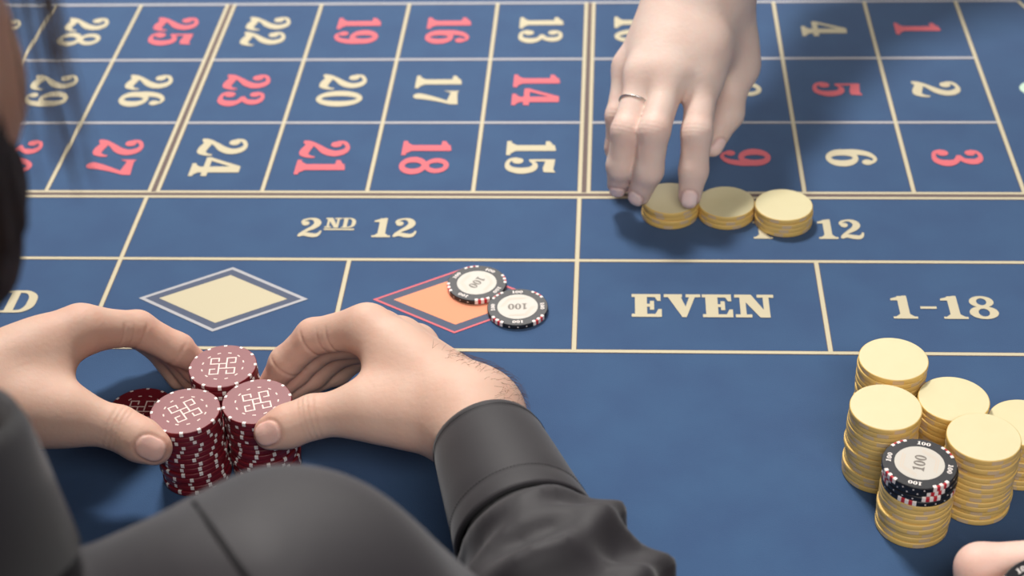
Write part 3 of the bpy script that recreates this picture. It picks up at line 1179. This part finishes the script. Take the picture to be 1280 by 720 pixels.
def legs_mesh(hips, knees, feet, name):
    def f(p):
        d = None
        for k in (0, 1):
            hp = hips + np.array([(-.085, .085)[k], 0, 0])
            e = smin(seg(p, hp, knees[k], .092, .066), seg(p, knees[k], feet[k] + np.array([0, 0, .09]), .062, .048), .02)
            d = e if d is None else smin(d, e, .02)
        return d
    pts = np.array([hips] + list(knees) + list(feet))
    V, F = mesh_sdf(f, pts.min(0) - .12, pts.max(0) + .12, .011)
    return build_mesh(name, [(smooth(V, F, 1), F)], M['trousers'], False)


def shoe_mesh(ft, fwd):
    fwd = unit(fwd)

    def f(p):
        d = smin(seg(p, ft + np.array([0, 0, .04]) - fwd * .03, ft + np.array([0, 0, .032]) + fwd * .14, .04, .032), seg(p, ft + np.array([0, 0, .04]), ft + np.array([0, 0, .10]), .042, .046), .03)
        return np.maximum(d, FLOOR + .001 - p[:, 2])
    V, F = mesh_sdf(f, ft - .2, ft + .22, .008)
    return build_mesh('shoe', [(smooth(V, F, 1), F)], M['shoe'], False)


# ---- the player
HC = np.array([-.2222, -.583, .436])
FD = np.array([-.15, .82, -.45])
NK = np.array([-.240, -.628, .262])
SH = [np.array([-.398, -.605, .190]), np.array([-.095, -.592, .190])]
CH_, HIP = np.array([-.242, -.690, .095]), np.array([-.245, -.83, -.195])
(headP, hairP, beardP), eyesP = head_parts(HC, FD, NK, np.array([.70, .37, .23]), True)

# cuff of the right sleeve
C0, C1 = CUFF0, CUFF1
cax = unit(C1 - C0)
CL = np.linalg.norm(C1 - C0)
cu = unit(np.array([0, 0, 1.0]) - cax * cax[2])
cv = np.cross(cax, cu)


def cuff_pt(t, a, dr=0.0):
    rx = .0285 + (.0352 - .0285) * t + .0012 * math.sin(2 * a + .6) + dr
    rz = .0282 + (.0340 - .0282) * t + dr
    return C0 + cax * CL * t + cv * rx * math.cos(a) + cu * rz * math.sin(a)


ELR = ER
folds = []


def sleeve_wrinkle(p):
    q = p - C1
    s_ = q @ cax
    a = np.arctan2(q @ cu, q @ cv)
    env = sstep(s_, .0, .02) * (1 - sstep(s_, .14, .2))
    w = 0
    for A, lam, ka, ph in ((.0078, .046, .32, .55), (.0058, .034, -.42, 1.4), (.0015, .022, .8, 2.2)):
        x = s_ / lam + ka * a + ph + .35 * np.sin(a * 2.0 + ph * 3)
        w = w + A * (.5 + .5 * np.cos(2 * np.pi * x)) ** 1.5
    return w * env


def shirt_f(sdf):
    def f(p):
        d = sdf(p)
        near = np.linalg.norm(p - C1, axis=1) < .25
        out = d.copy()
        if near.any():
            pn = p[near]
            q = pn - C1
            s_ = q @ cax
            dd = d[near]
            # full sleeve gathered into the cuff
            sl = smin(seg(pn, C1 + cax * .030, ELR, .0370, .050), seg(pn, C1 - cax * .01, C1 + cax * .05, .0285, .041), .008) - sleeve_wrinkle(pn)
            dd = smin(dd, sl, .012)
            dd = np.maximum(dd, -(s_ + .008))                # ends at the cuff seam
            out[near] = dd
        out = smin(out, seg(p, NK - np.array([0, 0, .004]), NK + np.array([0, -.012, -.075]), .0635, .088), .03)
        # soft creases of the back and shoulder
        out = out - .0016 * np.sin(p[:, 0] * 46 + p[:, 1] * 70 + 1.5 * np.sin(p[:, 2] * 40))
        # neck opening
        return out
    return f


tor = torso_sdf(SH, [EL, ELR], [WL + unit(EL - WL) * .055, ELR + unit(C1 - ELR) * .02], CH_, HIP, NK, rn=.044, nd=.052)
sf = shirt_f(tor)
V1, F1 = mesh_sdf(sf, (-.70, -.96, -.34), (.20, -.28, .34), .0034)
shirt = child('shirt', build_mesh('shirt', [(smooth(V1, F1, 2), F1)], M['shirt'], False), player)
# collar: a stand with a folded leaf round the neck
mb = MB()
Rc = frame((.05, .86, -.42))
KN = NK + np.array([.006, .014, .018])
n = 40
rows_ = [(.0610, -.020), (.0620, .026), (.0650, .032), (.0690, .026), (.0810, -.016), (.0785, -.017), (.0665, .020), (.0640, .022), (.0630, -.020)]
for k in range(n + 1):
    a = math.radians(104 + 332 * k / n)
    for r_, z_ in rows_:
        flare = .006 * max(0, math.sin(a)) if z_ < 0 and r_ > .07 else 0
        mb.v.append(tuple(KN + Rc @ np.array([(r_ + flare) * math.cos(a) * 1.02, (r_ + flare) * math.sin(a), z_])))
nr = len(rows_)
for k in range(n):
    for j in range(nr):
        j2 = (j + 1) % nr
        mb.f.append((k * nr + j, (k + 1) * nr + j, (k + 1) * nr + j2, k * nr + j2))
mb.f.append(tuple(range(nr)))
mb.f.append(tuple(n * nr + j for j in reversed(range(nr))))
col_ = child('collar', mb.mesh('collar', M['shirt'], True), player)
# cuff
mb = MB()
n = 56
ts = [(.30, -.0022), (.02, -.0018), (-.004, -.0010), (-.006, 0), (.0, .0009), (.03, .0011), (.06, .0006), (.09, .0010), (.3, .0012), (.6, .0012), (.76, .0012), (.80, .0007), (.84, .0012), (.97, .0015), (.995, .0012), (1.0, .0002), (.995, -.0012), (.9, -.0022)]
for t, dr in ts:
    for k in range(n):
        mb.v.append(tuple(cuff_pt(t, 2 * math.pi * k / n, dr)))
for j in range(len(ts) - 1):
    for k in range(n):
        k2 = (k + 1) % n
        mb.f.append((j * n + k, j * n + k2, (j + 1) * n + k2, (j + 1) * n + k))
cuff = child('cuff', mb.mesh('cuff', M['shirt'], True), player)
for t, step in ((.055, 150), (.80, 120)):
    mb = MB()
    for k in range(step):
        a0 = 2 * math.pi * k / step
        a1 = a0 + 2 * math.pi / step * .6
        mb.tube([cuff_pt(t, a0, .0011), cuff_pt(t, (a0 + a1) / 2, .0014), cuff_pt(t, a1, .0011)], .00022, 4)
    so_ = link('stitching', mb.mesh('stitching', M['stitch']), cuff)
    so_['kind'] = 'stuff'
mb = MB()
mb.tube([cuff_pt(1.002, 2 * math.pi * k / 80, -.0006) for k in range(80)], .0009, 5, True)
link('cuff_seam', mb.mesh('cuff_seam', M['stitch'], True), cuff)
# shoulder seam of the right sleeve
mb = MB()
pts = []
for u_, v_ in ((226, 606), (242, 628), (262, 655), (288, 692), (312, 724), (340, 760)):
    o, d_ = CAM, unit(_FW + AX * (u_ - 640) / FPX + AY * (360 - v_) / FPX)
    tt = .3
    for _ in range(60):
        dv = sf((o + d_ * tt)[None])[0]
        tt += dv * .8
        if dv < 1e-4:
            break
    if tt < .9:
        pts.append(o + d_ * (tt - .0003))
mb.tube(crom([tuple(q) for q in pts], 6), .0009, 6)
link('shoulder_seam', mb.mesh('shoulder_seam', M['stitch'], True), shirt)
hair = child('hair', build_mesh('hair', [hairP], M['beard'], False), player)
beard_o = child('beard', build_mesh('beard', [beardP], M['beard'], False), player)
for me in eyesP:
    child('eye', me, player)
# loose strands of the player's hair hanging past the cheek
mb = MB()
rs = random.Random(3)
for k in range(26):
    g = rs.gauss(0, 1)
    b2 = k % 2
    dx = rs.gauss(0, 16)
    u0 = 30 + 26 * b2 + dx
    end = rs.uniform(120, 250)
    pts = [np.array(HC) + frame(FD) @ np.array([.055, .055, .075])]
    zz = .445 + rs.uniform(-.01, .01)
    for v_ in np.linspace(-60, end, 7):
        tt = (v_ + 60) / 300
        pts.append(P(u0 + 46 * tt + 14 * tt * tt + 6 * math.sin(k + 3 * tt), v_, zz - .0 - .03 * tt))
    pts2 = crom([tuple(q) for q in pts], 4)
    mb.tube(pts2, [.00030 * (1 - .5 * i / len(pts2)) for i in range(len(pts2))], 4)
so = link('loose_strands', mb.mesh('loose_strands', M['beard']), hair)
so['kind'] = 'stuff'
knees = [np.array([-.36, -.42, -.27]), np.array([-.13, -.42, -.27])]
feet = [np.array([-.36, -.46, FLOOR]), np.array([-.13, -.46, FLOOR])]
child('trousers', legs_mesh(HIP + np.array([0, 0, -.012]), knees, feet, 'trousers'), player)
for ft in feet:
    child('shoe', shoe_mesh(ft, (0, 1, 0)), player)
# skin of the player, one mesh
bo = [o for o in player.children if o.name.startswith('body')][0]
def arm_piece(w, e_, r0, r1):
    f = lambda p: seg(p, w, e_, r0, r1)
    lo, hi = np.minimum(w, e_) - .05, np.maximum(w, e_) + .05
    V, F = mesh_sdf(f, lo, hi, .004)
    return V, F, np.tile(SK1, (len(V), 1))
def torso_skin(sh, el, wr, chest, hips, neck, lo, hi, base, nd=0.0):
    f = torso_sdf(sh, el, wr, chest, hips, neck, (.050, .038, .022), .038, nd)
    g = lambda p: smin(f(p) + .018, seg(p, neck, chest, .05, .06), .03)
    V, F = mesh_sdf(g, lo, hi, .011)
    return V, F, np.tile(base, (len(V), 1))


bo.data = build_mesh('body', [torso_skin(SH, [EL, ELR], [WL + unit(EL - WL) * .06, C1 + cax * .03], CH_, HIP, NK, (-.70, -.96, -.34), (.20, -.28, .34), SK1, .075), handL, handR, headP, arm_piece(WL + unit(EL - WL) * .05, EL, .024, .032), arm_piece(WR + cax * .04, ER, .019, .030)], M['skin_player'])
# dark hairs on the wrist of the right hand
mb = MB()
rs = random.Random(5)
Vr, Fr, _ = handR
Nr = normals(Vr, Fr)
sel = np.where((np.linalg.norm(Vr - (WR + np.array([0, .0, .012])), axis=1) < .036) & (Nr @ unit((.55, .75, .15)) > .35))[0]
for k in range(260):
    i = sel[rs.randrange(len(sel))]
    p0, n0 = Vr[i], Nr[i]
    dirv = unit(np.array([.55, .15, -.05]) + np.array([rs.gauss(0, .35), rs.gauss(0, .35), rs.gauss(0, .2)]))
    dirv = unit(dirv - n0 * (dirv @ n0) * .95)
    L_ = rs.uniform(.004, .010)
    mb.tube([p0 - n0 * .0003, p0 + dirv * L_ * .5 + n0 * L_ * .22, p0 + dirv * L_ + n0 * L_ * .18], [.00007, .00006, .00002], 3)
M['armhair'] = mat('brown_body_hair', lin(96, 66, 50), .6, .3)
ah = child('arm_hair', mb.mesh('arm_hair', M['armhair']), player)
ah['kind'] = 'stuff'

# stool under the player
stool = empty('bar_stool', (-.245, -.83, FLOOR))
tag(stool, 'round black padded stool under the player in the black shirt', 'stool')
mb = MB()
mb.lathe([(.15, .40), (.165, .415), (.17, .435), (.16, .445), (.10, .449), (.02, .449)], 32)
link('seat', mb.mesh('seat', M['leather'], True), stool)
for k in range(4):
    a = math.pi / 4 + k * math.pi / 2
    mb = MB()
    mb.tube([(.11 * math.cos(a), .11 * math.sin(a), .402), (.17 * math.cos(a), .17 * math.sin(a), .0)], .014, 8)
    link('leg', mb.mesh('leg', M['wood'], True), stool)

# ---- the dealer
b_d = [o for o in dealer.children][0]
NKD = np.array([.465, .61, .50])
HCD = np.array([.45, .56, .665])
(headD, hairD), eyesD = head_parts(HCD, (-.25, -.75, -.6), NKD, SK2, False, .004)
SHD = [np.array([.305, .53, .42]), np.array([.62, .59, .415])]
ELD = [ED, np.array([.74, .70, .16])]
WRD = [lerp(WD, ED, .62), np.array([.67, .48, .065])]
V2, F2 = mesh_sdf(torso_sdf(SHD, ELD, WRD, np.array([.46, .70, .32]), np.array([.45, .85, .10]), NKD, (.055, .042, .034)), (-.1, .2, -.06), (.95, 1.05, .58), .008)
child('shirt', build_mesh('shirt', [(smooth(V2, F2, 2), F2)], M['vest'], False), dealer)
child('hair', build_mesh('hair', [hairD], M['hair_fair'], False), dealer)
for me in eyesD:
    child('eye', me, dealer)
kd = [np.array([.36, .86, -.30]), np.array([.54, .86, -.30])]
fd_ = [np.array([.36, .88, FLOOR]), np.array([.54, .88, FLOOR])]
child('trousers', legs_mesh(np.array([.45, .86, .05]), kd, fd_, 'trousers'), dealer)
for ft in fd_:
    child('shoe', shoe_mesh(ft, (0, -1, 0)), dealer)
SHF = np.array([.12, -.02, 0])
Wd2 = np.array([.55, .50, .055]) + SHF
fin2 = {}
for k, nm in enumerate(('index', 'middle', 'ring', 'little')):
    m0 = np.array([.505 + .021 * k, .415 - .004 * abs(k - 1), .030]) + SHF
    fin2[nm] = ([m0, m0 + np.array([-.004, -.040, -.006]), m0 + np.array([-.006, -.062, -.014]), m0 + np.array([-.006, -.078, -.019])], [.011, .0092, .0085, .007])
T2 = [np.array([.530, .465, .045]), np.array([.490, .440, .030]), np.array([.478, .410, .018]), np.array([.476, .388, .010])]
T2 = [q_ + SHF for q_ in T2]
palm2 = [(Wd2, fin2[n_][0][0], .02, .012) for n_ in fin2] + [(Wd2, T2[0], .02, .016), (T2[0], T2[1], .015, .012), (Wd2, lerp(Wd2, ELD[1], .3), .022, .024)]
handD2 = make_hand(dict(fingers=fin2, thumb=(T2, [.015, .012, .0105, .0085]), palm=palm2), SK2, .0025)
b_d.data = build_mesh('body', [torso_skin(SHD, ELD, WRD, np.array([.46, .70, .32]), np.array([.45, .85, .10]), NKD, (-.1, .2, -.06), (.95, 1.05, .58), SK2), handD, handD2, headD], M['skin_dealer'])
# thin ring on the dealer's ring finger
pr = spD['fingers']['ring'][0]
rc = lerp(pr[0], pr[1], .52)
ra = unit(pr[1] - pr[0])
rx = unit(np.cross(ra, (0, 0, 1)))
ry = np.cross(rx, ra)
mb = MB()
mb.tube([rc + .0110 * (math.cos(t) * rx + math.sin(t) * ry) for t in np.linspace(0, 2 * math.pi, 36, False)], .0007, 6, True)
for k in range(3):
    a_ = -math.pi / 2 + (k - 1) * .5
    cpt = rc + .0118 * (math.cos(a_) * rx + math.sin(a_) * ry)
    i0 = len(mb.v)
    prof = [(.0014 * math.sin(a), -.0014 * math.cos(a)) for a in np.linspace(.1, math.pi - .1, 5)]
    mb.lathe(prof, 8)
    mb.v[i0:] = [tuple(np.array(v) + cpt) for v in mb.v[i0:]]
fr = link('finger_ring', mb.mesh('finger_ring', M['ring'], True))
tag(fr, 'thin silver finger ring with small stones worn by the dealer', 'ring')

# ---- the guest at the corner
b_g = [o for o in guest.children][0]
NKG = np.array([.62, -.80, .30])
HCG = np.array([.61, -.75, .46])
(headG, hairG), eyesG = head_parts(HCG, (-.45, .7, -.5), NKG, SK2, False, .004)
SHG = [np.array([.46, -.76, .21]), np.array([.78, -.78, .21])]
ELG = [EC, np.array([.88, -.60, .05])]
ELG[0] = np.array([.49, -.60, .07])
WRG = [WC_ + unit(ELG[0] - WC_) * .05, np.array([.74, -.52, .05])]
V3, F3 = mesh_sdf(torso_sdf(SHG, ELG, WRG, np.array([.62, -.86, .12]), np.array([.62, -.95, -.2]), NKG, (.06, .048, .034)), (.24, -1.12, -.34), (1.0, -.42, .36), .008)
child('shirt', build_mesh('shirt', [(smooth(V3, F3, 2), F3)], M['vest'], False), guest)
child('hair', build_mesh('hair', [hairG], M['hair_fair'], False), guest)
for me in eyesG:
    child('eye', me, guest)
kg = [np.array([.52, -.58, -.28]), np.array([.74, -.58, -.28])]
fg = [np.array([.52, -.60, FLOOR]), np.array([.74, -.60, FLOOR])]
child('trousers', legs_mesh(np.array([.62, -.95, -.20]), kg, fg, 'trousers'), guest)
for ft in fg:
    child('shoe', shoe_mesh(ft, (0, 1, 0)), guest)
b_g.data = build_mesh('body', [torso_skin(SHG, ELG, [WC_, WRG[1]], np.array([.62, -.86, .12]), np.array([.62, -.95, -.2]), NKG, (.24, -1.12, -.34), (1.0, -.38, .36), SK2), handC, headG], M['skin_dealer'])
stool2 = empty('bar_stool', (.62, -.95, FLOOR))
tag(stool2, 'round black padded stool under the guest at lower right', 'stool')
for o in list(stool.children):
    c = o.copy()
    COL.objects.link(c)
    c.parent = stool2
# chip held in the curled fingers
hc = P(1302, 750, .060)
ck = chip('black', hc[0], hc[1], hc[2], .4, True, 'black and white chip held by the curled fingers at corner', 'black chip in the corner hand')
ck.rotation_euler = (.35, -.25, .4)
